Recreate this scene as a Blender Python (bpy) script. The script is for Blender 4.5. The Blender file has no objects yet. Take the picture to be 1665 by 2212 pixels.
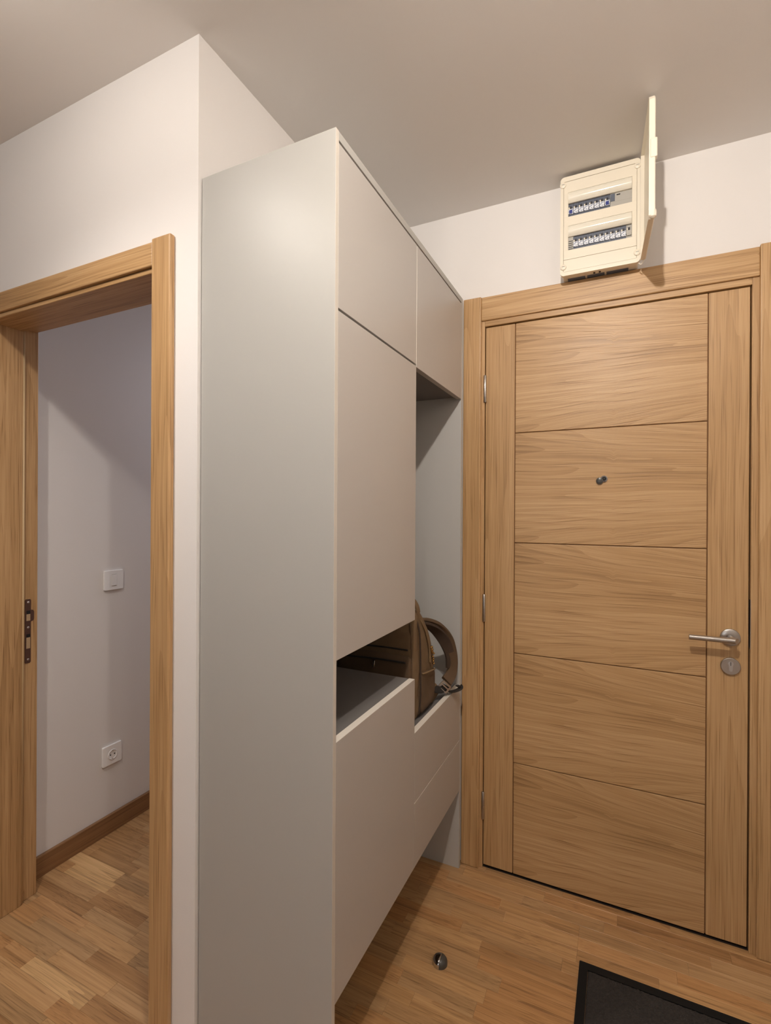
import bpy, bmesh, math, random
from mathutils import Vector, Matrix, noise as mnoise
random.seed(7)
S = bpy.context.scene
C = S.collection

# ------------------------------------------------------------------ camera
cam = bpy.data.cameras.new('camera')
cam.sensor_fit = 'HORIZONTAL'; cam.sensor_width = 36.0
cam.lens = 1063.25 / 1665 * 36.0
cam.clip_start = 0.02
co = bpy.data.objects.new('camera', cam); C.objects.link(co)
Fw = Vector((-0.43049, 0.902595, -0.001042)); Rt = Vector((0.902581, 0.430490, 0.005053)); Up = Vector((-0.005009, -0.001234, 0.999987))
M = Matrix(((Rt.x, Up.x, -Fw.x, 0), (Rt.y, Up.y, -Fw.y, 0), (Rt.z, Up.z, -Fw.z, 1.338164), (0, 0, 0, 1)))
co.matrix_world = M
S.camera = co

# ------------------------------------------------------------------ world, lights, exposure
w = bpy.data.worlds.new('world'); S.world = w; w.use_nodes = True
w.node_tree.nodes['Background'].inputs[0].default_value = (0.02, 0.02, 0.022, 1)
w.node_tree.nodes['Background'].inputs[1].default_value = 0.3

def area(name, loc, size, power, color, rot=(0, 0, 0)):
    l = bpy.data.lights.new(name, 'AREA'); l.shape = 'DISK'; l.size = size; l.energy = power; l.color = color
    o = bpy.data.objects.new(name, l); C.objects.link(o); o.location = loc; o.rotation_euler = rot
    return o
def downlight(name, loc, radius, power, color, blend, cone=180, aim=(0, 0, -1)):
    l = bpy.data.lights.new(name, 'SPOT'); l.spot_size = math.radians(cone); l.spot_blend = blend; l.shadow_soft_size = radius; l.energy = power; l.color = color
    o = bpy.data.objects.new(name, l); C.objects.link(o); o.location = loc; o.rotation_euler = Vector(aim).to_track_quat('-Z', 'Y').to_euler()
    return o
LAMP = (1.0, 0.92, 0.83)
downlight('ceiling_lamp_light', (-0.085, 0.30, 2.43), 0.018, 39.0, LAMP, 1.0, aim=(0.35, 0.85, -0.40))    # two-bulb spot bar over the hall, this one turned to the door
downlight('ceiling_lamp_second_bulb', (-0.235, 0.30, 2.43), 0.018, 15.0, LAMP, 1.0, cone=136)
downlight('hall_lamp_light', (-1.10, 0.28, 2.43), 0.03, 29.0, (1.0, 0.94, 0.88), 1.0, cone=136)           # next lamp of the row
downlight('room_fill_light', (-1.45, 2.60, 2.40), 0.10, 12.0, (0.90, 0.88, 1.0), 0.5)  # added unseen cool fill, lifts the shade in the open room
def glow(name, loc, power):                      # stray light of the same lamps, sideways and up
    l = bpy.data.lights.new(name, 'POINT'); l.energy = power; l.color = LAMP; l.shadow_soft_size = 0.018
    o = bpy.data.objects.new(name, l); C.objects.link(o); o.location = loc
glow('ceiling_lamp_glow', (-0.085, 0.30, 2.415), 10.5)
glow('hall_lamp_glow', (-1.10, 0.28, 2.39), 5.5)
area('hall_fill_light', (-1.2, -3.9, 1.45), 1.4, 15.0, (0.86, 0.93, 1.0), (math.pi / 2, 0, 0))    # added cool fill from behind the viewer, no window there
S.view_settings.view_transform = 'Standard'; S.view_settings.look = 'None'
S.view_settings.gamma = 1.0; S.view_settings.use_curve_mapping = False
S.view_settings.exposure = 0.2

# ------------------------------------------------------------------ materials
def srgb(r, g, b):
    f = lambda c: (c / 12.92 if c <= 0.04045 else ((c + 0.055) / 1.055) ** 2.4)
    return (f(r / 255), f(g / 255), f(b / 255), 1)
def newmat(name):
    m = bpy.data.materials.new(name); m.use_nodes = True
    nt = m.node_tree; return m, nt, nt.nodes['Principled BSDF']
def N(nt, t, **kw):
    n = nt.nodes.new(t)
    for k, v in kw.items(): setattr(n, k, v)
    return n
def math_(nt, op, a, b=None, c=None):
    n = N(nt, 'ShaderNodeMath', operation=op)
    for i, v in enumerate((a, b, c)):
        if v is None: continue
        if isinstance(v, (int, float)): n.inputs[i].default_value = v
        else: nt.links.new(v, n.inputs[i])
    return n.outputs[0]
def plain(name, col, rough=0.5, metal=0.0, bump=0.0, bscale=200.0, spec=0.5, var=0.0, vscale=6.0):
    m, nt, b = newmat(name)
    b.inputs['Base Color'].default_value = col; b.inputs['Roughness'].default_value = rough
    b.inputs['Metallic'].default_value = metal; b.inputs['Specular IOR Level'].default_value = spec
    tc = N(nt, 'ShaderNodeTexCoord')
    if var:
        n = N(nt, 'ShaderNodeTexNoise'); n.inputs['Scale'].default_value = vscale; n.inputs['Detail'].default_value = 3
        nt.links.new(tc.outputs['Object'], n.inputs['Vector'])
        mx = N(nt, 'ShaderNodeMix', data_type='RGBA')
        mx.inputs['A'].default_value = tuple(c * (1 - var) for c in col[:3]) + (1,); mx.inputs['B'].default_value = tuple(min(1, c * (1 + var)) for c in col[:3]) + (1,)
        nt.links.new(n.outputs['Fac'], mx.inputs['Factor']); nt.links.new(mx.outputs['Result'], b.inputs['Base Color'])
    if bump:
        n = N(nt, 'ShaderNodeTexNoise'); n.inputs['Scale'].default_value = bscale; n.inputs['Detail'].default_value = 2
        nt.links.new(tc.outputs['Object'], n.inputs['Vector'])
        bp = N(nt, 'ShaderNodeBump'); bp.inputs['Strength'].default_value = bump; bp.inputs['Distance'].default_value = 0.001
        nt.links.new(n.outputs['Fac'], bp.inputs['Height']); nt.links.new(bp.outputs['Normal'], b.inputs['Normal'])
    return m
def wood(name, axis, dark, mid, light, rough=0.42, ring=7.0, across=11.0, rnd=True, chevron=None, tint=False, contrast=1.0, bump=0.25, slant=0.0, wave=0.012, pores=2.2):
    """Oak veneer: growth bands, fibres and pores stretched along the local axis given."""
    m, nt, b = newmat(name); L = nt.links
    tc = N(nt, 'ShaderNodeTexCoord'); sx = N(nt, 'ShaderNodeSeparateXYZ'); L.new(tc.outputs['Object'], sx.inputs[0])
    ax = 'XYZ'.index(axis); oth = [i for i in range(3) if i != ax]
    u = sx.outputs[ax]; v = sx.outputs[oth[0]]; t = sx.outputs[oth[1]]
    if axis == 'X': v, t = t, v           # v = z across a horizontal board on a wall
    info = N(nt, 'ShaderNodeObjectInfo')
    if rnd:
        u = math_(nt, 'ADD', u, math_(nt, 'MULTIPLY', info.outputs['Random'], 37.0))
        v = math_(nt, 'ADD', v, math_(nt, 'MULTIPLY', info.outputs['Random'], 19.0))
    if slant:
        v = math_(nt, 'ADD', v, math_(nt, 'MULTIPLY', math_(nt, 'MULTIPLY', sx.outputs[ax], v), slant))
    if chevron:                            # grain lines bowed round a flame figure
        c0, amp, wid = chevron
        d = math_(nt, 'DIVIDE', math_(nt, 'SUBTRACT', u, c0), wid)
        g = math_(nt, 'POWER', 2.718, math_(nt, 'MULTIPLY', math_(nt, 'MULTIPLY', d, d), -1.0))
        cz = N(nt, 'ShaderNodeCombineXYZ'); L.new(math_(nt, 'MULTIPLY', v, 15.0), cz.inputs[0])
        ng = N(nt, 'ShaderNodeTexNoise'); ng.inputs['Scale'].default_value = 1.0; ng.inputs['Detail'].default_value = 1.0; L.new(cz.outputs[0], ng.inputs['Vector'])
        gate = math_(nt, 'MULTIPLY', math_(nt, 'MAXIMUM', math_(nt, 'SUBTRACT', ng.outputs['Fac'], 0.5), 0.0), 5.0)
        g = math_(nt, 'MULTIPLY', g, gate)
        v = math_(nt, 'ADD', v, math_(nt, 'MULTIPLY', g, amp))
    def vec(su, sv, st=None):
        c = N(nt, 'ShaderNodeCombineXYZ')
        L.new(math_(nt, 'MULTIPLY', u, su), c.inputs[0]); L.new(math_(nt, 'MULTIPLY', v, sv), c.inputs[1]); L.new(math_(nt, 'MULTIPLY', t, sv if st is None else st), c.inputs[2])
        return c.outputs[0]
    def noise(vv, det=2.0, dist=0.0, rgh=0.5):
        n = N(nt, 'ShaderNodeTexNoise'); n.inputs['Scale'].default_value = 1.0; n.inputs['Detail'].default_value = det
        n.inputs['Distortion'].default_value = dist; n.inputs['Roughness'].default_value = rgh
        L.new(vv, n.inputs['Vector']); return n.outputs['Fac']
    wv = noise(vec(2.4, 5.0), 1.0)
    v = math_(nt, 'ADD', v, math_(nt, 'MULTIPLY', math_(nt, 'SUBTRACT', wv, 0.5), wave))
    n1 = noise(vec(0.55, across), 1.0, 0.15)
    fr = math_(nt, 'FRACT', math_(nt, 'MULTIPLY', n1, ring))
    rg = math_(nt, 'POWER', fr, 2.0)                       # growth rings: slow rise, sharp dark edge
    n2 = noise(vec(2.6, 210.0), 2.0)
    n3 = noise(vec(5.0, 400.0), 1.5)
    n4 = noise(vec(0.5, 5.0), 1.0)
    n5 = noise(vec(1.3, 60.0), 1.0)
    pore = math_(nt, 'MULTIPLY', math_(nt, 'MAXIMUM', math_(nt, 'SUBTRACT', n3, 0.54), 0.0), pores)
    h = math_(nt, 'MULTIPLY', rg, -0.20 * contrast)
    for nn, k in ((n2, 0.62 * contrast), (n4, 0.42), (n5, 0.34 * contrast)):
        h = math_(nt, 'ADD', h, math_(nt, 'MULTIPLY', math_(nt, 'SUBTRACT', nn, 0.5), k))
    h = math_(nt, 'ADD', h, 0.62)
    h = math_(nt, 'SUBTRACT', h, pore)
    cr = N(nt, 'ShaderNodeValToRGB'); e = cr.color_ramp.elements
    e[0].position = 0.12; e[0].color = dark; e[1].position = 0.85; e[1].color = light
    x = e.new(0.5); x.color = mid
    L.new(h, cr.inputs[0]); col = cr.outputs[0]
    if tint:
        mx = N(nt, 'ShaderNodeMix', data_type='RGBA', blend_type='MULTIPLY'); mx.inputs['Factor'].default_value = 1.0
        L.new(col, mx.inputs['A']); L.new(info.outputs['Color'], mx.inputs['B']); col = mx.outputs['Result']
    L.new(col, b.inputs['Base Color']); b.inputs['Roughness'].default_value = rough
    bp = N(nt, 'ShaderNodeBump'); bp.inputs['Strength'].default_value = bump; bp.inputs['Distance'].default_value = 0.0008
    L.new(h, bp.inputs['Height']); L.new(bp.outputs['Normal'], b.inputs['Normal'])
    return m

OD, OM, OL = srgb(146, 110, 70), srgb(184, 146, 100), srgb(204, 168, 124)
M_wall = plain('white_wall_paint', srgb(230, 226, 223), 0.7, bump=0.10, bscale=350)
M_ceil = plain('white_ceiling_paint', srgb(228, 224, 220), 0.8, bump=0.05, bscale=300)
M_cab = plain('greige_laminate', srgb(172, 170, 165), 0.42, bump=0.03, bscale=500)
M_cabfront = plain('greige_laminate_front', srgb(178, 173, 168), 0.36, bump=0.03, bscale=500)
M_cabside = plain('greige_laminate_lightened', srgb(190, 188, 184), 0.45)  # far panel's laminate lightened, niche light put into the colour
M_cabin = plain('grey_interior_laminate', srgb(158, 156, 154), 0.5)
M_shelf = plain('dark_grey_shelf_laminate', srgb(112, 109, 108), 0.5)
M_edge = plain('edge_banding', srgb(232, 226, 216), 0.4)
W_v = wood('oak_veneer_upright', 'Z', OD, OM, OL, contrast=0.75, ring=9, wave=0.006)
W_h = wood('oak_veneer_level', 'X', OD, OM, OL)
W_j = wood('oak_veneer_jamb', 'Z', OD, OM, OL, across=14)
W_panel = wood('oak_veneer_panel', 'X', OD, OM, OL, ring=16, across=9, rnd=False, chevron=(0.03, 0.008, 0.007), contrast=1.0, bump=0.5, slant=0.7, wave=0.03)
W_floor = wood('oak_parquet', 'X', srgb(136, 102, 68), srgb(180, 141, 97), srgb(200, 161, 117), rough=0.36, ring=5, across=16, tint=True, contrast=1.05, bump=0.12, wave=0.06, pores=1.6)
W_base = wood('dark_oak_baseboard', 'Y', srgb(112, 80, 52), srgb(136, 98, 64), srgb(154, 114, 76))
M_gap = plain('dark_gap', srgb(30, 20, 14), 0.9)
M_edge2 = plain('pale_edge_banding', srgb(200, 193, 183), 0.4)
M_groove = plain('brown_groove', srgb(120, 82, 46), 0.7)
M_steel = plain('brushed_steel', srgb(188, 182, 176), 0.34, 1.0)
M_chrome = plain('polished_chrome', srgb(205, 205, 205), 0.08, 1.0)
M_dark = plain('dark_hole', srgb(14, 12, 12), 0.6)
M_seal = plain('pale_rubber_seal', srgb(200, 172, 130), 0.6)
M_bronze = plain('brown_coated_metal', srgb(92, 66, 56), 0.45, 0.4)
M_rebate = plain('raw_board_in_recess', srgb(176, 150, 116), 0.8)
M_white = plain('white_switch_plastic', srgb(246, 245, 244), 0.35)
M_cream = plain('cream_plastic', srgb(235, 226, 208), 0.35)
M_flap = plain('glossy_cream_window_flap', srgb(236, 230, 215), 0.12)
M_brk = plain('slate_breaker_plastic', srgb(92, 98, 112), 0.4, var=0.25, vscale=300)
M_tog = plain('black_toggle', srgb(40, 38, 42), 0.4)
M_blue = plain('blue_toggle', srgb(44, 56, 130), 0.4)
M_grey = plain('grey_blank_plastic', srgb(176, 172, 164), 0.45)
M_rubber = plain('black_rubber', srgb(17, 17, 17), 0.7, spec=0.25)
M_pad = plain('dark_grey_rubber', srgb(70, 68, 64), 0.3)
M_pile = plain('black_carpet_pile', srgb(46, 41, 38), 1.0, bump=1.0, bscale=400, var=0.5, vscale=120)
def canvas(name, col, scale=900):
    return plain(name, col, 0.85, bump=0.4, bscale=scale, var=0.18, vscale=40)
M_bag = canvas('olive_brown_canvas', srgb(112, 90, 64))
M_bag2 = canvas('dark_olive_canvas', srgb(90, 70, 50))
M_bagd = canvas('dark_brown_padding', srgb(62, 47, 36))
M_pipe = canvas('tan_piping', srgb(128, 104, 74))
M_brass = plain('antique_brass', srgb(170, 136, 84), 0.3, 1.0)
M_black = plain('black_webbing', srgb(36, 31, 27), 0.8)
def label_mat():
    m, nt, b = newmat('printed_breaker_label')
    tc = N(nt, 'ShaderNodeTexCoord'); n = N(nt, 'ShaderNodeTexNoise'); n.inputs['Scale'].default_value = 260; n.inputs['Detail'].default_value = 1
    nt.links.new(tc.outputs['Object'], n.inputs['Vector'])
    cr = N(nt, 'ShaderNodeValToRGB'); e = cr.color_ramp.elements
    e[0].position = 0.36; e[0].color = srgb(96, 106, 140); e[1].position = 0.47; e[1].color = srgb(226, 230, 236)
    nt.links.new(n.outputs['Fac'], cr.inputs[0]); nt.links.new(cr.outputs[0], b.inputs['Base Color']); b.inputs['Roughness'].default_value = 0.4
    return m
M_label = label_mat()

# ------------------------------------------------------------------ helpers
def tag(o, label=None, cat=None, group=None, kind=None):
    if label: o['label'] = label
    if cat: o['category'] = cat
    if group: o['group'] = group
    if kind: o['kind'] = kind
    return o
def link(name, me, mat, parent=None, loc=(0, 0, 0)):
    if mat is not None and not me.materials: me.materials.append(mat)
    o = bpy.data.objects.new(name, me); C.objects.link(o)
    p = Vector(loc)
    if parent is not None:
        o.parent = parent
        q = parent
        while q is not None: p = p - q.location; q = q.parent
    o.location = p
    return o
def empty(name, loc):
    o = bpy.data.objects.new(name, None); C.objects.link(o); o.location = loc; o.empty_display_size = 0.05
    return o
def finish(bm, name, smooth=False):
    bmesh.ops.recalc_face_normals(bm, faces=bm.faces)
    me = bpy.data.meshes.new(name); bm.to_mesh(me); bm.free()
    if smooth:
        for p in me.polygons: p.use_smooth = True
    return me
def bm_box(bm, x0, x1, y0, y1, z0, z1, bevel=0.0, seg=1):
    vs = [bm.verts.new((x, y, z)) for x in (x0, x1) for y in (y0, y1) for z in (z0, z1)]
    f = [(0, 1, 3, 2), (4, 6, 7, 5), (0, 4, 5, 1), (2, 3, 7, 6), (0, 2, 6, 4), (1, 5, 7, 3)]
    fs = [bm.faces.new([vs[i] for i in q]) for q in f]
    if bevel:
        es = list({e for q in fs for e in q.edges})
        bmesh.ops.bevel(bm, geom=es, offset=bevel, segments=seg, affect='EDGES', profile=0.5)
def box(name, x0, x1, y0, y1, z0, z1, mat, parent=None, bevel=0.0, seg=2):
    c = ((x0 + x1) / 2, (y0 + y1) / 2, (z0 + z1) / 2)
    bm = bmesh.new(); bm_box(bm, x0 - c[0], x1 - c[0], y0 - c[1], y1 - c[1], z0 - c[2], z1 - c[2], bevel, seg)
    return link(name, finish(bm, name), mat, parent, c)
def boxes(name, lst, mat, parent=None):
    c = Vector(((lst[0][0] + lst[0][1]) / 2, (lst[0][2] + lst[0][3]) / 2, lst[0][4])); bm = bmesh.new()
    for b in lst: bm_box(bm, b[0] - c.x, b[1] - c.x, b[2] - c.y, b[3] - c.y, b[4] - c.z, b[5] - c.z)
    return link(name, finish(bm, name), mat, parent, c)
def frame_of(d):
    d = Vector(d).normalized(); a = Vector((0, 0, 1)) if abs(d.z) < 0.9 else Vector((1, 0, 0))
    s = d.cross(a).normalized(); return d, s, s.cross(d).normalized()
def lathe(name, prof, axis, loc, mat, parent=None, n=32, smooth=True):
    """prof: (radius, height) pairs turned about axis."""
    d, s, t = frame_of(axis); bm = bmesh.new(); rings = []
    for r, h in prof:
        if r < 1e-6: rings.append([bm.verts.new(d * h)])
        else: rings.append([bm.verts.new(d * h + (s * math.cos(2 * math.pi * i / n) + t * math.sin(2 * math.pi * i / n)) * r) for i in range(n)])
    for a, b in zip(rings, rings[1:]):
        for i in range(n):
            j = (i + 1) % n
            q = [a[i % len(a)], a[j % len(a)], b[j % len(b)], b[i % len(b)]]
            u = []
            for v in q:
                if v not in u: u.append(v)
            if len(u) > 2: bm.faces.new(u)
    for r in (rings[0], rings[-1]):
        if len(r) > 1: bm.faces.new(r)
    me = finish(bm, name, smooth)
    if smooth: me.set_sharp_from_angle(angle=math.radians(40))
    return link(name, me, mat, parent, loc)
def smooth_path(pts, k=6):
    P = [Vector(p) for p in pts]; out = []
    for i in range(len(P) - 1):
        p0 = P[max(i - 1, 0)]; p1 = P[i]; p2 = P[i + 1]; p3 = P[min(i + 2, len(P) - 1)]
        for j in range(k):
            t = j / k
            out.append(0.5 * ((2 * p1) + (-p0 + p2) * t + (2 * p0 - 5 * p1 + 4 * p2 - p3) * t * t + (-p0 + 3 * p1 - 3 * p2 + p3) * t ** 3))
    out.append(P[-1]); return out
def tube(name, pts, r, mat, parent=None, n=8, k=6, smooth=True):
    P = smooth_path(pts, k) if k > 1 else [Vector(p) for p in pts]
    c = P[0].copy(); bm = bmesh.new(); rings = []; prev = None
    for i, p in enumerate(P):
        d = (P[min(i + 1, len(P) - 1)] - P[max(i - 1, 0)]).normalized()
        if prev is None: _, s, t = frame_of(d)
        else:
            s = (prev - d * prev.dot(d)).normalized(); t = s.cross(d).normalized()
        prev = s
        rings.append([bm.verts.new(p - c + (s * math.cos(2 * math.pi * a / n) + t * math.sin(2 * math.pi * a / n)) * r) for a in range(n)])
    for a, b in zip(rings, rings[1:]):
        for i in range(n): bm.faces.new((a[i], a[(i + 1) % n], b[(i + 1) % n], b[i]))
    bm.faces.new(rings[0]); bm.faces.new(rings[-1])
    return link(name, finish(bm, name, smooth), mat, parent, c)
def ribbon(name, pts, wid, width, thick, mat, parent=None, k=6):
    """Flat strap along pts; wid gives its width direction at each point."""
    P = smooth_path(pts, k); Wd = smooth_path(wid, k); c = P[0].copy(); bm = bmesh.new(); rings = []
    for i, p in enumerate(P):
        d = (P[min(i + 1, len(P) - 1)] - P[max(i - 1, 0)]).normalized()
        s = Wd[i]; s = (s - d * s.dot(d)).normalized(); t = s.cross(d)
        a = width / 2; b = thick / 2
        rings.append([bm.verts.new(p - c + s * x + t * y) for x, y in ((-a, -b * .5), (-a * .92, -b), (a * .92, -b), (a, -b * .5), (a, b * .5), (a * .92, b), (-a * .92, b), (-a, b * .5))])
    for a, b in zip(rings, rings[1:]):
        for i in range(8): bm.faces.new((a[i], a[(i + 1) % 8], b[(i + 1) % 8], b[i]))
    bm.faces.new(rings[0]); bm.faces.new(rings[-1])
    me = finish(bm, name, True); me.set_sharp_from_angle(angle=math.radians(50))
    return link(name, me, mat, parent, c)
def rrect(x0, x1, z0, z1, r, n=5):
    out = []
    for cx, cz, a0 in ((x1 - r, z1 - r, 0), (x0 + r, z1 - r, 90), (x0 + r, z0 + r, 180), (x1 - r, z0 + r, 270)):
        for i in range(n + 1):
            a = math.radians(a0 + 90 * i / n); out.append((cx + r * math.cos(a), cz + r * math.sin(a)))
    return out
def prism(name, pts, plane, lo, hi, mat, parent=None, hole=None, bevel=0.0, smooth=False):
    """2-D outline pulled along the axis normal to its plane ('XZ' -> along Y, 'YZ' -> along X, 'XY' -> along Z)."""
    mk = {'XZ': lambda a, b, h: Vector((a, h, b)), 'YZ': lambda a, b, h: Vector((h, a, b)), 'XY': lambda a, b, h: Vector((a, b, h))}[plane]
    cx = sum(p[0] for p in pts) / len(pts); cz = sum(p[1] for p in pts) / len(pts); c = mk(cx, cz, (lo + hi) / 2); bm = bmesh.new()
    def loop(ps, h): return [bm.verts.new(mk(a, b, h) - c) for a, b in ps]
    A, B = loop(pts, lo), loop(pts, hi); n = len(pts)
    for i in range(n): bm.faces.new((A[i], A[(i + 1) % n], B[(i + 1) % n], B[i]))
    if hole:
        a, b = loop(hole, lo), loop(hole, hi); k = len(hole)
        for i in range(k):
            j = (i + 1) % k
            bm.faces.new((a[j], a[i], b[i], b[j])); bm.faces.new((A[i], A[j], a[j], a[i])); bm.faces.new((B[j], B[i], b[i], b[j]))
    else:
        fa = bm.faces.new(A); fb = bm.faces.new(B)
        if bevel:
            bmesh.ops.bevel(bm, geom=list(fa.edges) + list(fb.edges), offset=bevel, segments=2, affect='EDGES', profile=0.5)
    me = finish(bm, name, smooth)
    if smooth: me.set_sharp_from_angle(angle=math.radians(35))
    return link(name, me, mat, parent, c)

# ------------------------------------------------------------------ key dimensions (metres)
H = 2.485
YD = 1.834          # wall with the entrance door
YL, YL2 = 0.874, 1.018   # wall with the open doorway: hall face and room face
XW = -0.92          # side wall behind the cabinet
XF, YC, YE = -0.54, 0.882, 1.803   # cabinet front, near side, far side
ZC = 2.141
LX0, LX1, LZ = -1.820, -1.070, 1.938   # open doorway clear opening
DX0, DX1 = -0.4593, 0.3547              # entrance door leaf

# ------------------------------------------------------------------ shell
def struct(o, label, cat):
    return tag(o, label, cat, kind='structure')
struct(box('ceiling', -4.2, 0.9, -4.2, 3.2, H, H + 0.08, M_ceil), 'smooth white ceiling over the hall and the open room', 'ceiling')
struct(boxes('wall_left', [(-4.0, LX0 - 0.02, YL, YL2, 0, H), (LX1 + 0.02, XW, YL, YL2, 0, H), (LX0 - 0.02, LX1 + 0.02, YL, YL2, LZ + 0.03, H),
                           (-1.04, XW, YL2, YD, 0, H)], M_wall), 'white wall around the open doorway, turning behind the grey cabinet', 'wall')
struct(boxes('wall_back', [(-1.04, -0.478, YD, YD + 0.14, 0, H), (0.378, 0.70, YD, YD + 0.14, 0, H), (-0.478, 0.378, YD, YD + 0.14, 2.062, H)], M_wall),
       'white wall around the closed oak entrance door', 'wall')
struct(box('wall_right', 0.58, 0.70, -4.0, YD, 0, H, M_wall), 'white hall wall to the right of the entrance door', 'wall')
struct(box('wall_front', -4.0, 0.70, -4.1, -4.0, 0, H, M_wall), 'white hall wall behind the viewer', 'wall')
struct(box('wall_hall', -4.1, -4.0, -4.1, YL, 0, H, M_wall), 'white end wall of the hall, left of the open doorway', 'wall')
struct(box('wall_room', -2.02, -1.912, YL2, 3.1, 0, H, M_wall), 'white side wall seen through the open doorway, with switch and socket', 'wall')
struct(box('wall_room_end', -1.912, -1.04, 2.95, 3.1, 0, H, M_wall), 'white end wall of the room behind the open doorway', 'wall')
struct(box('wall_room_right', -1.04, -0.92, YD + 0.14, 3.1, 0, H, M_wall), 'white right wall of the room behind the open doorway', 'wall')
bb = box('baseboard_room', -1.912, -1.898, YL2 + 0.02, 2.95, 0.0, 0.076, W_base, bevel=0.002)
struct(bb, 'dark oak baseboard along the wall seen through the open doorway', 'baseboard')

# floor: subfloor slab with oak parquet strips laid on it
fl = box('floor', -4.0, 0.58, -4.0, 3.0, -0.08, -0.009, M_gap)
struct(fl, 'oak strip parquet floor of the hall and open room', 'floor')
SW = 0.0486; Y0 = 0.838
special = {}
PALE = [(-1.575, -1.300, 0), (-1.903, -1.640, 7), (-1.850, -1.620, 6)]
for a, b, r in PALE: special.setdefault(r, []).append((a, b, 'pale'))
tints = [(1.0, 1.0, 1.0), (0.92, 0.88, 0.83), (1.08, 1.06, 1.02), (0.82, 0.75, 0.68), (1.0, 0.90, 0.80), (0.94, 0.95, 0.96), (1.04, 0.97, 0.90), (1.07, 1.05, 1.0)]
meshes = {}
stuff = bmesh.new()
rf = random.Random(21)
def seen(xc, yc):
    d = Vector((xc, yc, 0)) - Vector((0, 0, 1.338))
    z = d.dot(Fw)
    if z < 0.6: return False
    px = 832.5 + 1063.25 * d.dot(Rt) / z; py = 1106 - 1063.25 * d.dot(Up) / z
    if not (-230 < px < 1900 and py < 2420): return False
    if xc < -1.05: return -2.0 < xc and yc < 2.6 and not (xc > -1.2 and yc > 1.35)
    if xc < -0.92: return yc < YL
    return yc < YD + 0.02
for r in range(-100, 46):
    y0 = Y0 + r * SW; y1 = y0 + SW
    if y1 > 3.0 or y0 < -4.0: continue
    cuts = []
    x = -4.0 + rf.uniform(0.02, 0.25)
    while x < 0.58: cuts.append(x); x += rf.uniform(0.21, 0.34)
    cuts = [c for c in cuts if c < 0.46]
    if 15 <= r <= 17: cuts = [c for c in cuts if abs(c + 0.112) > 0.15] + [-0.112]
    for a, b, k in special.get(r, []):
        cuts = [c for c in cuts if c < a - 0.1 or c > b + 0.1] + [a, b]
    cuts = [-4.0] + sorted(cuts) + [0.58]
    for a, b in zip(cuts, cuts[1:]):
        xc, yc = (a + b) / 2, (y0 + y1) / 2; L = round((b - a) / 0.01) * 0.01
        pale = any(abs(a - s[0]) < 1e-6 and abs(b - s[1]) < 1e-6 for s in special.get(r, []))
        tn = rf.choice(tints)
        if seen(xc, yc):
            bm = bmesh.new(); bm_box(bm, a - xc + .0001, b - xc - .0001, -SW / 2 + .0001, SW / 2 - .0001, -0.0085, 0.0, 0.0005)
            o = link('plank', finish(bm, 'plank'), W_floor, fl, (xc, yc, rf.uniform(-0.0002, 0.0)))
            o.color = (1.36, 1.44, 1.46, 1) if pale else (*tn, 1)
        else:
            bm_box(stuff, a + .0001, b - .0001, y0 + .0001, y1 - .0001, -0.0085, -0.0001)
o = link('plank', finish(stuff, 'plank'), W_floor, fl); o['kind'] = 'stuff'; o.color = (0.98, 0.94, 0.9, 1)

# ------------------------------------------------------------------ open doorway frame (left)
t2 = empty('trim_left', (-1.445, YL, 0)); struct(t2, 'oak frame of the open doorway at the left, without its leaf', 'door frame')
yf = YL - 0.016
CW = 0.066
def post(name, x0, x1, z1, parent, y0, y1, mat, r=0.004):
    return box(name, x0, x1, y0, y1, 0.0, z1, mat, parent, r, 3)
post('casing', LX1 + 0.008, LX1 + 0.008 + CW, 2.018, t2, yf, YL, W_v)
post('casing', LX0 - 0.008 - CW, LX0 - 0.008, 2.018, t2, yf, YL, W_v)
box('head_casing', LX0 - 0.008, LX1 + 0.008, yf + 0.003, YL, 1.952, 2.012, W_h, t2, 0.003)
box('jamb', LX1, LX1 + 0.020, YL - 0.005, YL2 - 0.045, 0, LZ + 0.013, W_j, t2, 0.002)
box('jamb', LX1 + 0.012, LX1 + 0.032, YL2 - 0.045, YL2 + 0.002, 0, LZ + 0.02, W_j, t2, 0.001)
box('jamb', LX0 - 0.020, LX0, YL - 0.005, YL2 - 0.045, 0, LZ + 0.013, W_j, t2, 0.002)
jr = box('jamb', LX0 - 0.034, LX0 - 0.013, YL2 - 0.045, YL2 + 0.010, 0, LZ + 0.02, W_j, t2, 0.002)
box('head_jamb', LX0, LX1, YL - 0.005, YL2 - 0.045, LZ, LZ + 0.013, W_h, t2, 0.002)
box('head_jamb', LX0 - 0.013, LX1 + 0.012, YL2 - 0.045, YL2 + 0.002, LZ + 0.013, LZ + 0.03, W_h, t2, 0.001)
tag(tube('seal', [(LX0 - 0.0035, YL2 - 0.0425, 0.004), (LX0 - 0.0035, YL2 - 0.0425, LZ + 0.005)], 0.0042, M_seal, t2, k=1), 'pale rubber door seal')
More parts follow.
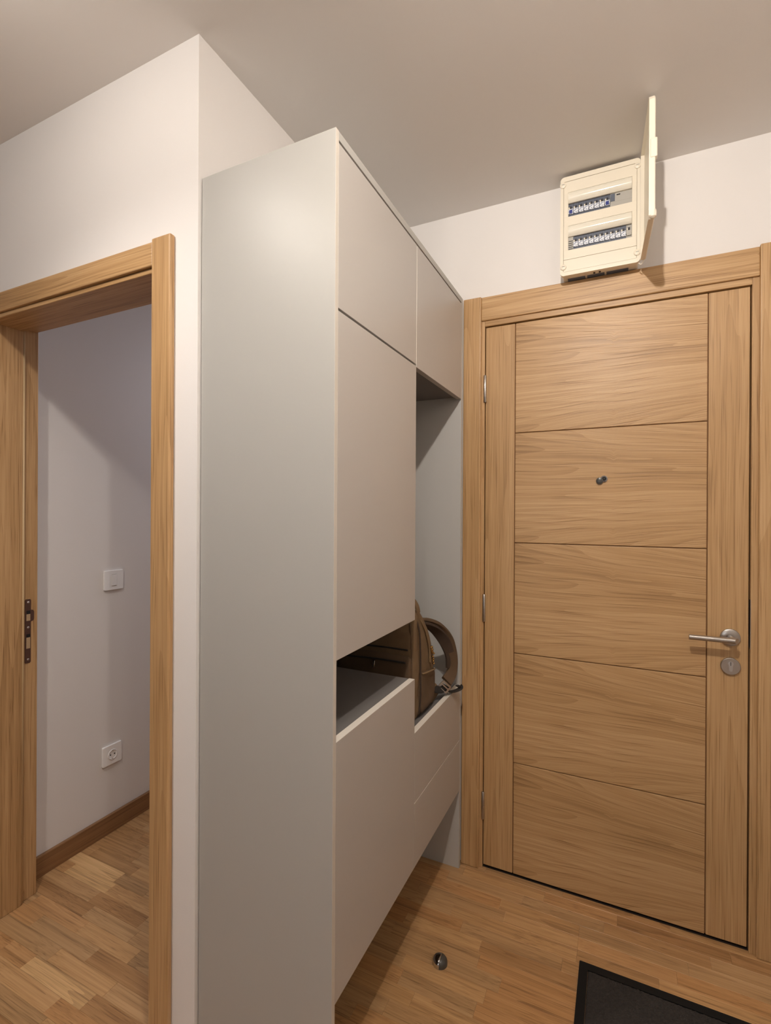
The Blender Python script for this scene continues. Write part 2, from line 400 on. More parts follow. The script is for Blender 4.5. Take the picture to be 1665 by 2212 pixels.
# strike plate on the rebate
sxp = LX0 - 0.0128
prof = [(0.987, 0.815), (0.989, 0.812), (1.002, 0.811), (1.006, 0.815), (1.006, 0.953), (1.014, 0.956), (1.016, 0.962), (1.016, 0.986), (1.013, 0.992), (1.006, 0.994), (1.006, 1.027), (1.003, 1.031), (0.990, 1.031), (0.987, 1.027)]
sp = prism('strike_plate', prof, 'YZ', sxp - 0.001, sxp + 0.0015, M_bronze, t2); tag(sp, 'brown metal strike plate with two openings')
box('latch_opening', sxp + 0.0012, sxp + 0.002, 0.9915, 1.0035, 0.957, 0.985, M_rebate, sp)
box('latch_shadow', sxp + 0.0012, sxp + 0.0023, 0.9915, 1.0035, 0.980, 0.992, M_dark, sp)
box('bolt_opening', sxp + 0.0012, sxp + 0.002, 0.9915, 1.0035, 0.862, 0.905, M_rebate, sp)
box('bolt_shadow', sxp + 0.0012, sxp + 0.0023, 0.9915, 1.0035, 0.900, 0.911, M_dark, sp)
for z in (1.020, 0.934, 0.824):
    lathe('screw', [(0.0, 0.0015), (0.0025, 0.0012), (0.004, 0.0)], (1, 0, 0), (sxp + 0.0015, 0.9975, z), M_steel, sp, n=10)

# light switch and socket on the room wall
def wall_plate(name, yc, zc, label, cat):
    e = empty(name, (-1.912, yc, zc)); tag(e, label, cat)
    prism('plate', rrect(yc - 0.0425, yc + 0.0425, zc - 0.0405, zc + 0.0405, 0.004, 3), 'YZ', -1.912, -1.903, M_white, e, bevel=0.0015)
    return e
sw = wall_plate('light_switch', 1.366, 1.047, 'white square light switch with one narrow rocker, above the socket', 'switch')
rk = box('rocker', -1.9035, -1.9002, 1.366 - 0.011, 1.366 + 0.011, 1.047 - 0.0225, 1.047 + 0.0225, M_white, sw, 0.001)
for z in (1.047 + 0.0235, 1.047 - 0.0235): box('rocker_gap', -1.9035, -1.9026, 1.355, 1.377, z - 0.0007, z + 0.0007, M_grey, sw)
so = wall_plate('wall_socket', 1.362, 0.322, 'white square wall socket with a round recess, below the switch', 'socket')
lathe('socket_ring', [(0.0205, 0.0), (0.0205, 0.0025), (0.0185, 0.003), (0.0178, 0.0015), (0.0172, -0.004), (0.0, -0.004)], (1, 0, 0), (-1.9032, 1.362, 0.322), M_white, so, n=32)
for y in (1.353, 1.371): lathe('pin_hole', [(0.0026, 0.0), (0.0026, 0.0008), (0.0, 0.0008)], (1, 0, 0), (-1.9030, y, 0.322), M_dark, so, n=10)
for z in (0.3385, 0.3055): box('earth_clip', -1.9050, -1.9010, 1.359, 1.365, z - 0.0012, z + 0.0012, M_steel, so)

# ------------------------------------------------------------------ entrance door frame (right)
t1 = empty('trim_back', (-0.05, YD, 0)); struct(t1, 'oak frame and casing around the closed entrance door', 'door frame')
yk = YD - 0.018
box('casing', -0.5425, -0.474, yk, YD, 0, 2.144, W_v, t1, 0.004, 3)
box('casing', 0.376, 0.446, yk, YD, 0, 2.148, W_v, t1, 0.004, 3)
box('head_casing', -0.474, 0.376, yk + 0.004, YD, 2.054, 2.142, W_h, t1, 0.003)
ylip = YD - 0.006
box('jamb', -0.480, DX0 - 0.003, ylip, YD + 0.10, 0, 2.058, W_v, t1, 0.0015)
box('jamb', DX1 + 0.004, 0.382, ylip, YD + 0.10, 0, 2.058, W_v, t1, 0.0015)
box('head_jamb', DX0 - 0.0029, DX1 + 0.0039, ylip, YD + 0.10, 2.034, 2.060, W_h, t1, 0.0015)
box('latch_plate', DX1 + 0.0035, DX1 + 0.0046, ylip - 0.0008, YD + 0.012, 0.925, 1.075, M_steel, t1)
box('threshold', -0.47, 0.37, YD + 0.004, YD + 0.10, 0.0, 0.004, M_gap, t1)
box('door_rebate', -0.47, 0.37, YD + 0.044, YD + 0.10, 0.004, 2.04, M_gap, t1)

# ------------------------------------------------------------------ entrance door leaf
d1 = empty('door_1', ((DX0 + DX1) / 2, YD, 0)); struct(d1, 'closed oak entrance door with five level panels between two stiles', 'door')
yl0, yl1 = YD, YD + 0.04
box('core', DX0 + 0.004, DX1 - 0.004, YD + 0.004, yl1, 0.013, 2.029, M_groove, d1)
xs0, xs1 = -0.3505, 0.2469
box('stile', DX0, xs0 - 0.0015, yl0, yl1 - 0.01, 0.012, 2.030, W_v, d1, 0.0015)
box('stile', xs1 + 0.0015, DX1, yl0, yl1 - 0.01, 0.012, 2.030, W_v, d1, 0.0015)
gz = [0.012, 0.4184, 0.821, 1.2258, 1.628, 2.030]
for a, b in zip(gz, gz[1:]):
    z0 = a + (0.0015 if a > 0.02 else 0); z1 = b - (0.0015 if b < 2.02 else 0)
    box('panel', xs0 + 0.0015, xs1 - 0.0015, yl0, yl1 - 0.01, z0, z1, W_panel, d1, 0.0015)
for z in (1.800, 0.978, 0.237):
    h = lathe('hinge', [(0.0, 0.052), (0.004, 0.0515), (0.0058, 0.049), (0.0058, 0.0005), (0.0050, 0.0), (0.0058, -0.0005), (0.0058, -0.049), (0.004, -0.0515), (0.0, -0.052)], (0, 0, 1), (DX0 - 0.001, YD - 0.007, z), M_steel, d1, n=14)
    tag(h, 'steel barrel hinge')
# lever handle
hx, hz = 0.308, 0.955
hd = lathe('handle', [(0.0, 0.0), (0.026, 0.0), (0.0265, 0.002), (0.026, 0.0075), (0.0245, 0.0088), (0.012, 0.0092), (0.0, 0.0092)], (0, -1, 0), (hx, YD, hz), M_steel, d1, n=40)
tag(hd, 'brushed steel lever handle on a round rose')
tube('neck', [(hx, YD - 0.008, hz), (hx, YD - 0.053, hz)], 0.0088, M_steel, hd, n=20, k=1)
def lever():
    bm = bmesh.new(); n = 24; r = 0.0082; y = YD - 0.053
    secs = [(0.1935, r * .9), (0.1943, r), (hx + 0.002, r)]
    rings = []
    for x, rr in secs: rings.append([bm.verts.new((x - hx, rr * math.cos(2 * math.pi * i / n), rr * math.sin(2 * math.pi * i / n))) for i in range(n)])
    rings.append([bm.verts.new((0.009 + 0.006 * math.cos(2 * math.pi * i / n), r * math.cos(2 * math.pi * i / n), r * math.sin(2 * math.pi * i / n))) for i in range(n)])
    for a, b in zip(rings, rings[1:]):
        for i in range(n): bm.faces.new((a[i], a[(i + 1) % n], b[(i + 1) % n], b[i]))
    bm.faces.new(rings[0]); bm.faces.new(rings[-1])
    me = finish(bm, 'lever', True); me.set_sharp_from_angle(angle=math.radians(40))
    return link('lever', me, M_steel, hd, (hx, y, hz))
lever()
es = lathe('escutcheon', [(0.0, 0.0), (0.026, 0.0), (0.0265, 0.002), (0.026, 0.0075), (0.0245, 0.0088), (0.0, 0.0088)], (0, -1, 0), (hx + 0.001, YD, 0.866), M_steel, d1, n=40)
tag(es, 'round steel lock escutcheon with keyhole cylinder')
prism('lock_cylinder', [(hx + 0.001 + 0.0075 * math.sin(a), 0.8745 + 0.0075 * math.cos(a)) for a in [math.radians(k) for k in range(-130, 131, 20)]] + [(hx + 0.0055, 0.853), (hx + 0.001, 0.8505), (hx - 0.0035, 0.853)], 'XZ', YD - 0.0105, YD - 0.0085, M_chrome, es)
box('keyway', hx + 0.0003, hx + 0.0017, YD - 0.0109, YD - 0.0103, 0.869, 0.880, M_dark, es)
# peephole with its cover swung aside
pe = lathe('peephole', [(0.0, 0.0), (0.0112, 0.0), (0.0112, 0.003), (0.0095, 0.0045), (0.0070, 0.0045), (0.0064, 0.001), (0.0, 0.001)], (0, -1, 0), (-0.0505, YD, 1.453), M_chrome, d1, n=28)
tag(pe, 'small chrome peephole with its cover swung aside')
lathe('lens', [(0.0, 0.0026), (0.004, 0.002), (0.0063, 0.001)], (0, -1, 0), (-0.0505, YD, 1.453), M_dark, pe, n=20)
lathe('cover', [(0.0, 0.0), (0.0112, 0.0), (0.0112, 0.0014), (0.0105, 0.0019), (0.0, 0.0019)], (0, -1, 0), (-0.0640, YD - 0.0046, 1.4465), M_pad, pe, n=28)

# ------------------------------------------------------------------ hall cabinet
cb = empty('hall_cabinet', ((XW + XF) / 2, (YC + YE) / 2, 0)); tag(cb, 'tall grey hall cabinet with open niche, raised fronts and handleless doors', 'cabinet')
T = 0.018; xb = XW + 0.004; xi = XF - T - 0.001     # carcass front edge behind the fronts
NI = 1.3375                                         # split between the left and right columns
box('side_panel', xb, XF, YC, YC + 0.0125, 0.0, ZC, M_cab, cb, 0.0008)
box('side_panel', xb, XF, YE - 0.0165, YE, 0.0, ZC, M_cabside, cb, 0.0008)
box('top_panel', xb, XF, YC + 0.0126, YE - 0.0166, ZC - 0.019, ZC, M_cab, cb, 0.0008)
box('back_panel', xb, xb + 0.006, YC + 0.0126, YE - 0.0166, 0.296, ZC - 0.0191, M_cabin, cb)
yl, yr = YC + 0.0126, YE - 0.0166                   # clear inner width
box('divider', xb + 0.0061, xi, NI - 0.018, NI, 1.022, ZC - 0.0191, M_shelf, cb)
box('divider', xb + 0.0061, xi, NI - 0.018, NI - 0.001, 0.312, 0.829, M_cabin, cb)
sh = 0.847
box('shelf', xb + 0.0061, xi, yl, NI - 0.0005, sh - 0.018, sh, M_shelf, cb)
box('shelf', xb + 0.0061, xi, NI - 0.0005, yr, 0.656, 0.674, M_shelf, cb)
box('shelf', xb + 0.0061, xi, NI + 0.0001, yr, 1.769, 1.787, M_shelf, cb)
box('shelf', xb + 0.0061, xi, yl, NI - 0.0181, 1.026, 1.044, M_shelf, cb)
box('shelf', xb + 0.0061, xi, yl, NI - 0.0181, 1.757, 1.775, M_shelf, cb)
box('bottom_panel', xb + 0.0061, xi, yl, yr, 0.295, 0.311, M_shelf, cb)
g = 0.0008
fl_l, fl_r = yl + g, NI - 0.0014
fr_l, fr_r = NI + 0.0014, yr - g
def band(x0, x1, y0, y1, z0, z1): box('edge_band', x0, x1, y0, y1, z0, z1, M_edge, cb)
band(XF - T + .0003, XF - .0003, fl_l + .0005, NI - .0009, 0.8478, 0.8483)
band(XF - T + .0003, XF - .0003, NI + .0009, fr_r - .0005, 0.6883, 0.6888)
band(XF - T + .0003, XF - .0003, NI + .0009, fr_r - .0005, 0.4810, 0.4818)
box('edge_band', XF - .0005, XF + .0004, YC + .0004, YC + .0121, 0.0, ZC - .0005, M_edge2, cb)
band(XF - T + .0003, XF - .0003, fr_l - .0003, fr_l + .0004, 1.7610, 2.1160)
box('door', XF - T, XF, fl_l, fl_r, 1.7685, 2.1165, M_cabfront, cb, 0.0006)
box('door', XF - T, XF, fr_l, fr_r, 1.7605, 2.1165, M_cabfront, cb, 0.0006)
box('door', XF - T, XF, fl_l, fl_r, 1.0220, 1.7630, M_cabfront, cb, 0.0006)
box('drawer_front', XF - T, XF, fl_l, NI - 0.0004, 0.2930, 0.8480, M_cabfront, cb, 0.0006)
box('drawer_front', XF - T, XF, NI + 0.0004, fr_r, 0.4850, 0.6885, M_cabfront, cb, 0.0006)
box('drawer_front', XF - T, XF, NI + 0.0004, fr_r, 0.2930, 0.4812, M_cabfront, cb, 0.0006)

# ------------------------------------------------------------------ fuse box
YB = 1.767
bx0, bx1, bz0, bz1 = -0.189, 0.053, 2.144, 2.474
fb = empty('fuse_box', ((bx0 + bx1) / 2, YD, bz0)); tag(fb, 'cream plastic fuse box with open lid, mounted on wall above the entrance door', 'fuse box')
prism('housing', rrect(bx0 + 0.004, bx1 - 0.004, bz0, bz1 - 0.002, 0.010), 'XZ', YB + 0.014, YD, M_cream, fb)
ix0, ix1, iz0, iz1 = -0.179, 0.0435, 2.153, 2.436 + 0.022
prism('cover_frame', rrect(bx0, bx1, bz0 - 0.004, bz1, 0.012), 'XZ', YB, YB + 0.013, M_cream, fb, hole=rrect(ix0, ix1, iz0, iz1, 0.003))
px0, px1 = ix0 + 0.0008, ix1 - 0.0008
wx0, wx1 = -0.164, 0.029
for z0, z1 in ((iz0 + 0.0008, 2.1930), (2.1940, 2.2250), (2.3070, 2.3380), (2.4200, iz1 - 0.0008)):
    box('cover_panel', px0, px1, YB + 0.0006, YB + 0.012, z0, z1, M_cream, fb, 0.0004)
for z0, z1 in ((2.2250, 2.3070), (2.3380, 2.4200)):
    for a, b in ((px0, wx0), (wx1, px1)): box('cover_stile', a, b, YB + 0.0006, YB + 0.012, z0, z1, M_cream, fb)
for zt in (2.3062, 2.4192):
    pr = [(YB + 0.006, zt - 0.0365), (YB + 0.0005, zt - 0.0365)] + [(YB - 0.010 * math.sin(math.pi * k / 8) ** 0.8 + 0.0005, zt - 0.0365 + 0.0365 * k / 8) for k in range(1, 8)] + [(YB + 0.0005, zt), (YB + 0.006, zt)]
    tag(prism('window_flap', pr, 'YZ', wx0 + 0.0006, wx1 - 0.0006, M_flap, fb, smooth=True), 'glossy curved cream flap')
def breaker(x0, zb, blue=False, beige=False):
    w_ = 0.01608; x1 = x0 + w_ - 0.0004; ys = YB + 0.004
    bk = prism('breaker', [(YB + 0.013, zb), (ys + 0.004, zb), (ys + 0.004, zb + 0.013), (ys, zb + 0.015), (ys, zb + 0.030), (ys + 0.004, zb + 0.032), (ys + 0.004, zb + 0.0445), (YB + 0.013, zb + 0.0445)], 'YZ', x0, x1, M_grey if beige else M_brk, fb)
    box('label', x0 + 0.0008, x1 - 0.0008, ys - 0.0006, ys + 0.003, zb + 0.0085, zb + 0.0255, M_grey if beige else M_label, bk)
    box('toggle', x0 + 0.005, x1 - 0.005, ys - 0.004, ys + 0.001, zb + 0.0255, zb + 0.0325, M_tog, bk, 0.0006)
    box('cap', x0 + 0.0008, x0 + 0.0048, ys - 0.001, ys + 0.002, zb + 0.0260, zb + 0.0310, M_cream, bk)
    if blue: box('test_button', x0 + 0.003, x1 - 0.003, ys - 0.0015, ys - 0.0004, zb + 0.010, zb + 0.022, M_blue, bk, 0.0004)
for k in range(8): breaker(wx0 + k * 0.01608, 2.3385, blue=k in (0, 7))
for k in range(1, 12): breaker(wx0 + k * 0.01608, 2.2255, beige=k == 11)
box('blank_plate', wx0 + 8 * 0.01608, wx1, YB + 0.006, YB + 0.012, 2.3545, 2.3825, M_grey, fb, 0.0006)
box('blank_plate', wx0 + 8 * 0.01608, wx1, YB + 0.005, YB + 0.012, 2.3383, 2.3540, M_grey, fb, 0.0006)
box('meter_display', wx0 + 8 * 0.01608 + 0.001, wx0 + 9 * 0.01608 - 0.002, YB + 0.0045, YB + 0.0065, 2.357, 2.3805, M_brk, fb)
box('printed_mark', wx0 + 9 * 0.01608 + 0.003, wx0 + 9 * 0.01608 + 0.014, YB + 0.0055, YB + 0.0062, 2.3735, 2.3775, M_tog, fb)
vb = box('vent_plate', wx0, wx0 + 0.0157, YB + 0.006, YB + 0.012, 2.2253, 2.2697, M_grey, fb)
for k in range(5): box('slot', wx0 + 0.001, wx0 + 0.0145, YB + 0.0055, YB + 0.0065, 2.2285 + k * 0.0066, 2.2307 + k * 0.0066, M_dark, vb)
for x, z in ((-0.181, 2.447), (-0.179, 2.169), (0.0445, 2.171), (0.0445, 2.449)):
    lug = lathe('screw_lug', [(0.0, 0.004), (0.0085, 0.004), (0.0098, 0.003), (0.0098, -0.003)], (0, -1, 0), (x, YB + 0.0005, z), M_cream, fb, n=20)
    box('screw_slot', x - 0.004, x + 0.005, YB - 0.0042, YB - 0.0034, z + 0.0005, z + 0.0025, M_grey, lug)
# torn knock-outs in the underside
for a, b in ((-0.168, -0.112), (-0.106, -0.052), (-0.046, 0.020)):
    box('cable_knockout', a, b, YB + 0.036, YB + 0.058, bz0 - 0.0015, bz0 + 0.001, M_brk, fb, 0.0005)
for x in (-0.083, -0.066): box('cable_hole', x - 0.003, x + 0.003, YB + 0.019, YB + 0.031, bz0 - 0.0012, bz0 + 0.001, M_dark, fb)
# open lid, swung out square to the wall
lo = [(YB - 0.004, bz0 - 0.002), (1.524, bz0 - 0.004), (1.513, bz0 + 0.002), (1.510, bz0 + 0.014), (1.512, bz1 - 0.014), (1.520, bz1 - 0.002), (1.528, bz1), (YB - 0.004, bz1)]
def lid():
    ang = math.atan2(0.012, 0.25); bm = bmesh.new()
    def P(y, x, z): return Vector((bx1 + (YB - y) * math.tan(ang) + x, y, z))
    th = 0.016
    A = [bm.verts.new(P(y, 0, z)) for y, z in lo]; B = [bm.verts.new(P(y, th, z)) for y, z in lo]; n = len(lo)
    for i in range(n): bm.faces.new((A[i], A[(i + 1) % n], B[(i + 1) % n], B[i]))
    fa = bm.faces.new(A); fb_ = bm.faces.new(B)
    bmesh.ops.bevel(bm, geom=list(fb_.edges), offset=0.004, segments=3, affect='EDGES', profile=0.5)
    r = bmesh.ops.inset_individual(bm, faces=[f for f in bm.faces if len(f.verts) == n and f.normal.length >= 0 and abs(f.calc_center_median().x - fa.calc_center_median().x) < 1e-4][:1], thickness=0.004, depth=0.0)
    for f in bm.faces:
        if len(f.verts) == n and abs(f.calc_center_median().x - fa.calc_center_median().x) < 2e-3:
            for v in f.verts: v.co.x += 0.010
            break
    me = finish(bm, 'lid', False)
    return link('lid', me, M_cream, fb)
ld = lid()
xl = bx1 + 0.012
box('catch', xl + 0.003, xl + 0.0205, 1.5085, 1.530, 2.300, 2.352, M_cream, ld, 0.003)
lathe('corner_boss', [(0.0, 0.009), (0.006, 0.0085), (0.0088, 0.005), (0.0095, 0.0), (0.0088, -0.012), (0.004, -0.016), (0.0, -0.0165)], (0, 0, 1), (xl + 0.0105, 1.5215, bz0 + 0.012), M_cream, ld, n=20)
tube('hinge_loop', [(bx1 - 0.004, YB + 0.004, bz0 - 0.006), (bx1 + 0.004, YB + 0.002, bz0 - 0.012), (bx1 + 0.012, YB - 0.002, bz0 + 0.004)], 0.0016, M_cream, fb, k=4)

# ------------------------------------------------------------------ backpack in the niche
NF = 0.674
bp = empty('backpack', (-0.70, 1.51, NF)); tag(bp, 'olive brown canvas backpack standing in the open cabinet niche, straps hanging out', 'backpack')
prof_pts = [(1.434, 0.678), (1.424, 0.72), (1.420, 0.80), (1.419, 0.90), (1.420, 0.965), (1.428, 1.005), (1.444, 1.024), (1.468, 1.020), (1.498, 1.002), (1.524, 0.980), (1.552, 0.948), (1.578, 0.910), (1.598, 0.872), (1.609, 0.83), (1.610, 0.78), (1.603, 0.735), (1.590, 0.700), (1.572, 0.680), (1.53, 0.676), (1.48, 0.676)]
def closed_spline(pts, k=4):
    P = [Vector((a, b, 0)) for a, b in pts]; n = len(P); out = []
    for i in range(n):
        p0, p1, p2, p3 = P[i - 1], P[i], P[(i + 1) % n], P[(i + 2) % n]
        for j in range(k):
            t = j / k; q = 0.5 * ((2 * p1) + (-p0 + p2) * t + (2 * p0 - 5 * p1 + 4 * p2 - p3) * t * t + (-p0 + 3 * p1 - 3 * p2 + p3) * t ** 3)
            out.append((q.x, q.y))
    return out
def soft(name, prof, secs, mat, parent, amp=0.003, freq=16.0, seed=0.0):
    """Stuffed shape: a YZ outline pulled along X, shrunk towards its middle at the ends and gently wrinkled."""
    cy = sum(p[0] for p in prof) / len(prof); cz = sum(p[1] for p in prof) / len(prof); bm = bmesh.new(); rings = []
    c = Vector((secs[0][0], cy, cz))
    for x, ins in secs:
        ring = []
        for y, z in prof:
            d = Vector((y - cy, z - cz)); l = d.length; f = max(0.05, (l - ins) / l)
            p = Vector((x, cy + d.x * f, cz + d.y * f)); nz = mnoise.noise_vector(p * freq + Vector((seed, 0, 0)))
            ring.append(bm.verts.new(p + nz * amp - c))
        rings.append(ring)
    n = len(prof)
    for a, b in zip(rings, rings[1:]):
        for i in range(n): bm.faces.new((a[i], a[(i + 1) % n], b[(i + 1) % n], b[i]))
    for r, s in ((rings[0], 1), (rings[-1], -1)):
        m = Vector((0, 0, 0))
        for v in r: m += v.co
        mv = bm.verts.new(m / n)
        for i in range(n): bm.faces.new((r[i], r[(i + 1) % n], mv))
    return link(name, finish(bm, name, True), mat, parent, c)
pf = closed_spline(prof_pts)
xs = -0.580
body = soft('body', pf, [(xs - 0.004, 0.075), (xs - 0.001, 0.05), (xs, 0.03), (xs - 0.001, 0.012), (xs - 0.006, 0.003), (xs - 0.014, 0.0), (-0.65, -0.003), (-0.72, -0.004), (-0.79, -0.002), (-0.835, 0.0), (-0.855, 0.008), (-0.862, 0.03)], M_bag, bp, 0.0035)
# front pocket on the side towards the viewer
pk = closed_spline([(1.425, 0.682), (1.402, 0.69), (1.396, 0.74), (1.398, 0.82), (1.404, 0.872), (1.425, 0.878), (1.432, 0.80)], 4)
soft('front_pocket', pk, [(-0.588, 0.012), (-0.590, 0.004), (-0.60, 0.0), (-0.72, -0.004), (-0.83, 0.0), (-0.845, 0.012)], M_bag2, bp, 0.003, 20, 5)
for z, y in ((0.902, 1.4185), (0.868, 1.3985)):
    tube('zipper', [(-0.60, y, z), (-0.68, y - 0.004, z + 0.002), (-0.76, y - 0.004, z), (-0.83, y, z - 0.004)], 0.0028, M_black, bp)
fp = lathe('zipper_pull', [(0.0, 0.004), (0.005, 0.003), (0.005, -0.014), (0.003, -0.018), (0.0, -0.018)], (0, 0, 1), (-0.705, 1.390, 0.862), M_chrome, bp, n=12)
tag(fp, 'silvery metal zipper pull')
# side pocket (lower half of the gusset)
sk = closed_spline([(1.472, 0.690), (1.470, 0.76), (1.474, 0.815), (1.50, 0.813), (1.545, 0.806), (1.590, 0.798), (1.606, 0.780), (1.604, 0.735), (1.590, 0.702), (1.565, 0.688), (1.52, 0.686)], 3)
soft('side_pocket', sk, [(xs + 0.004, 0.045), (xs + 0.006, 0.025), (xs + 0.006, 0.008), (xs + 0.003, 0.001), (xs - 0.012, 0.0)], M_bag2, bp, 0.003, 22, 9)
tube('pocket_hem', [(xs + 0.008, 1.474, 0.816), (xs + 0.011, 1.510, 0.811), (xs + 0.012, 1.55, 0.806), (xs + 0.007, 1.592, 0.799), (xs - 0.004, 1.608, 0.794)], 0.0026, M_pipe, bp)
tube('piping', [(xs - 0.010, 1.446, 1.014), (xs + 0.002, 1.458, 0.96), (xs + 0.003, 1.466, 0.90), (xs + 0.003, 1.470, 0.82), (xs + 0.004, 1.469, 0.74), (xs - 0.002, 1.466, 0.684)], 0.003, M_bagd, bp)
tube('piping', [(xs - 0.014, 1.422, 0.985), (xs - 0.010, 1.424, 0.90), (xs - 0.010, 1.425, 0.80), (xs - 0.012, 1.428, 0.69)], 0.004, M_bag2, bp)
tube('zipper', [(xs - 0.016, 1.452, 1.018), (xs - 0.003, 1.482, 0.985), (xs + 0.003, 1.512, 0.945), (xs + 0.004, 1.536, 0.905), (xs + 0.004, 1.549, 0.872), (xs + 0.004, 1.554, 0.83)], 0.0034, M_pipe, bp)
zp = tube('zipper_pull', [(xs + 0.008, 1.550, 0.886), (xs + 0.010, 1.552, 0.872), (xs + 0.011, 1.556, 0.862)], 0.0035, M_brass, bp, k=3); tag(zp, 'brass bead chain zipper pull')
for k in range(8):
    lathe('bead', [(0.0, 0.0042), (0.003, 0.003), (0.0042, 0.0), (0.003, -0.003), (0.0, -0.0042)], (0, 0, 1), (xs + 0.011 + 0.001 * (k % 2), 1.553 + 0.0022 * k + (0.008 if k == 3 else 0), 0.884 - 0.0085 * k), M_brass, zp, n=10)
ribbon('top_handle', [(-0.66, 1.452, 1.018), (-0.655, 1.450, 1.045), (-0.63, 1.448, 1.066), (-0.60, 1.447, 1.060), (-0.585, 1.452, 1.038), (-0.582, 1.460, 1.012)], [(0, 1, 0)] * 6, 0.024, 0.006, M_bag, bp)
# shoulder straps on the back of the bag
st = ribbon('shoulder_strap', [(-0.625, 1.535, 0.972), (-0.612, 1.575, 0.968), (-0.583, 1.632, 0.938), (-0.560, 1.682, 0.885), (-0.548, 1.708, 0.828), (-0.545, 1.714, 0.782), (-0.548, 1.694, 0.752), (-0.553, 1.660, 0.737)],
            [(1, .1, 0), (1, .1, 0), (1, .2, .1), (.75, .6, 0), (.45, .9, 0), (.35, .9, -.2), (.6, .5, -.5), (.71, .22, -.65)], 0.042, 0.011, M_bag2, bp)
tag(st, 'padded strap looping out of the niche')
ribbon('strap_lining', [(-0.628, 1.533, 0.962), (-0.614, 1.570, 0.957), (-0.588, 1.624, 0.928), (-0.566, 1.670, 0.878), (-0.554, 1.696, 0.825), (-0.553, 1.700, 0.778)],
       [(1, .1, 0), (1, .1, 0), (1, .2, .1), (.75, .6, 0), (.45, .9, 0), (.35, .9, 0)], 0.040, 0.010, M_bagd, bp)
ribbon('shoulder_strap', [(-0.79, 1.535, 0.97), (-0.79, 1.60, 0.955), (-0.79, 1.66, 0.90), (-0.79, 1.69, 0.82), (-0.79, 1.66, 0.74), (-0.79, 1.61, 0.70)], [(1, 0, 0)] * 6, 0.05, 0.012, M_bag2, bp)
# ladder buckle and webbing
bc = Vector((-0.553, 1.640, 0.7245))
def buckle():
    d = Vector((-0.62, -0.19, -0.75)).normalized(); s = Vector((0.71, 0.22, -0.65)); s = (s - d * s.dot(d)).normalized(); bm = bmesh.new(); nrm = d.cross(s).normalized()
    def bar(a, b, r):
        m = (a + b) / 2; ax = (b - a); L = ax.length; ax.normalize(); q = nrm; p = ax.cross(q)
        vs = [bm.verts.new(m + ax * i * L / 2 + q * j * r + p * k * r) for i in (-1, 1) for j in (-1, 1) for k in (-1, 1)]
        for f in ((0, 1, 3, 2), (4, 6, 7, 5), (0, 4, 5, 1), (2, 3, 7, 6), (0, 2, 6, 4), (1, 5, 7, 3)): bm.faces.new([vs[i] for i in f])
    a = 0.016; L = 0.0135
    for e in (-1, 1): bar(s * a * e - d * L, s * a * e + d * L, 0.0028)
    for e in (-1, -0.15, 1): bar(-s * a + d * L * e, s * a + d * L * e, 0.0025)
    return link('buckle', finish(bm, 'buckle'), M_steel, bp, bc)
tag(buckle(), 'shiny metal ladder buckle')
ribbon('webbing', [(-0.552, 1.650, 0.727), (-0.558, 1.643, 0.716), (-0.568, 1.625, 0.716), (-0.590, 1.602, 0.728)], [(.71, .22, -.65), (.71, .22, -.65), (.5, .3, -.8), (.2, .3, -.9)], 0.024, 0.003, M_black, bp)
ribbon('webbing', [(-0.556, 1.640, 0.716), (-0.548, 1.660, 0.703), (-0.538, 1.684, 0.696), (-0.526, 1.706, 0.696), (-0.520, 1.720, 0.699), (-0.524, 1.728, 0.704), (-0.532, 1.718, 0.704)], [(.9, -.5, 0)] * 7, 0.020, 0.003, M_black, bp)
# lower wing where the strap is sewn to the bag
ribbon('strap_wing', [(-0.600, 1.585, 0.682), (-0.590, 1.606, 0.698), (-0.580, 1.622, 0.716), (-0.574, 1.630, 0.726)], [(.25, .8, -.5)] * 4, 0.050, 0.006, M_bag, bp)
base = closed_spline([(1.418, 0.6755), (1.414, 0.690), (1.44, 0.700), (1.50, 0.697), (1.56, 0.694), (1.592, 0.690), (1.590, 0.6755), (1.50, 0.6750)], 4)
soft('base_panel', base, [(xs - 0.012, 0.008), (xs - 0.009, 0.003), (xs - 0.012, 0.0), (-0.70, 0.0), (-0.85, 0.0), (-0.866, 0.006)], M_bag2, bp, 0.0012, 18, 3)

bp.location.y += 0.008
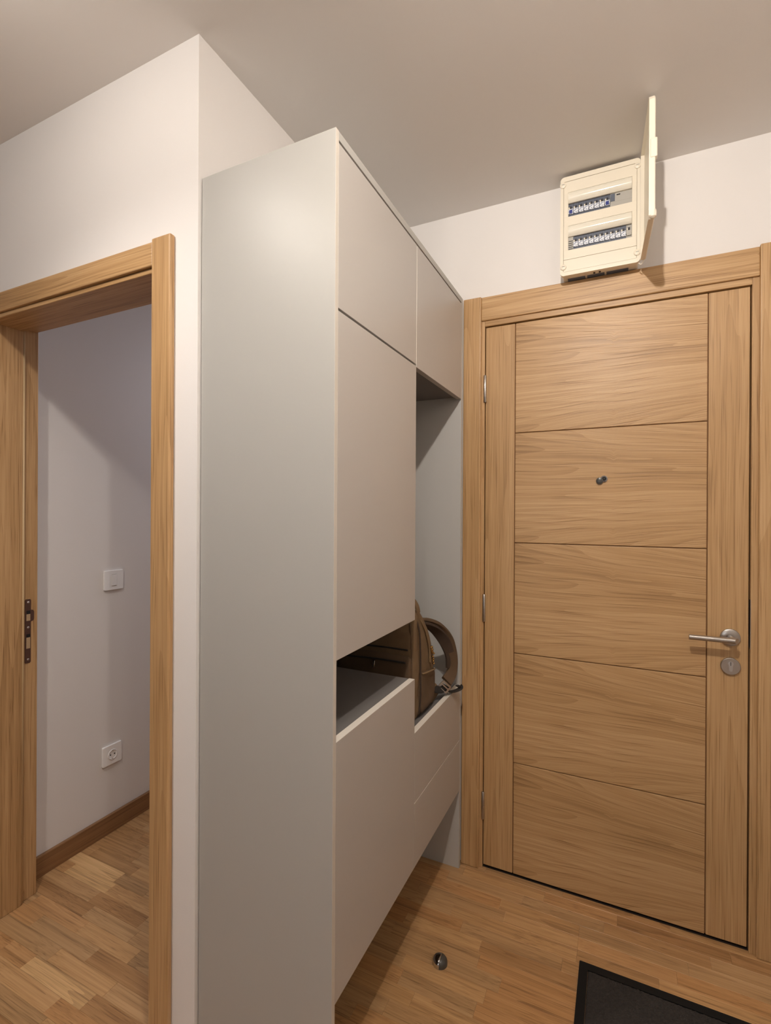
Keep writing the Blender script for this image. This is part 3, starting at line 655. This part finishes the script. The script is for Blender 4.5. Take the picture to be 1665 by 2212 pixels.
# ------------------------------------------------------------------ doormat and door stop
mx0, mx1, my0, my1 = -0.103, 0.56, 1.10, 1.575
mt = empty('doormat', ((mx0 + mx1) / 2, (my0 + my1) / 2, 0)); tag(mt, 'black doormat with smooth rubber border on the floor before the entrance door', 'doormat')
bw = 0.024
prism('rubber_border', rrect(mx0, mx1, my0, my1, 0.003, 2), 'XY', 0.0, 0.004, M_rubber, mt, hole=rrect(mx0 + bw, mx1 - bw, my0 + bw, my1 - bw, 0.002, 2))
def pile():
    bm = bmesh.new(); a, b, c, d = mx0 + bw + .0015, mx1 - bw - .0015, my0 + bw + .0015, my1 - bw - .0015; s = 0.0032
    nx, ny = int((b - a) / s), int((d - c) / s); rp = random.Random(3); cen = Vector(((a + b) / 2, (c + d) / 2, 0)); g_ = []
    for i in range(nx + 1):
        col = []
        for j in range(ny + 1):
            x, y = a + (b - a) * i / nx, c + (d - c) * j / ny
            z = 0.004 + 0.0022 * mnoise.noise(Vector((x * 150, y * 150, 0))) + rp.uniform(0, 0.0022)
            if i in (0, nx) or j in (0, ny): z = 0.0016
            col.append(bm.verts.new(Vector((x + rp.uniform(-.0008, .0008), y + rp.uniform(-.0008, .0008), z)) - cen))
        g_.append(col)
    for i in range(nx):
        for j in range(ny): bm.faces.new((g_[i][j], g_[i + 1][j], g_[i + 1][j + 1], g_[i][j + 1]))
    box('backing', a - 0.001, b + 0.001, c - 0.001, d + 0.001, 0.0, 0.0012, M_rubber, mt)
    o = link('pile', finish(bm, 'pile', False), M_pile, mt, cen); o['kind'] = 'stuff'
pile()

ds = empty('door_stop', (-0.476, 1.388, 0)); tag(ds, 'small chrome dome door stop with dark rubber face, screwed to the floor', 'door stop')
def half_dome(name, mat, lo, hi, lift):
    bm = bmesh.new(); R = 0.0225; n = 48; k = 14; rings = []
    cl = lambda x: max(lo, min(hi, x))
    prof = [(R, 0.0)] + [(R * math.cos(math.pi / 2 * i / k) ** 0.8, 0.006 + lift * math.sin(math.pi / 2 * i / k)) for i in range(k)] + [(0.0004, 0.006 + lift)]
    for r, h in prof:
        rings.append([bm.verts.new((cl(r * math.cos(2 * math.pi * j / n)), r * math.sin(2 * math.pi * j / n), h)) for j in range(n)])
    for a, b in zip(rings, rings[1:]):
        for j in range(n): bm.faces.new((a[j], a[(j + 1) % n], b[(j + 1) % n], b[j]))
    bm.faces.new(rings[0]); bm.faces.new(rings[-1])
    bmesh.ops.remove_doubles(bm, verts=bm.verts, dist=1e-5)
    me = finish(bm, name, True); me.set_sharp_from_angle(angle=math.radians(35))
    return link(name, me, mat, ds, (-0.476, 1.388, 0))
half_dome('dome', M_chrome, -1, 0.0040, 0.017)
half_dome('rubber_pad', M_pad, 0.0046, 1, 0.0158)
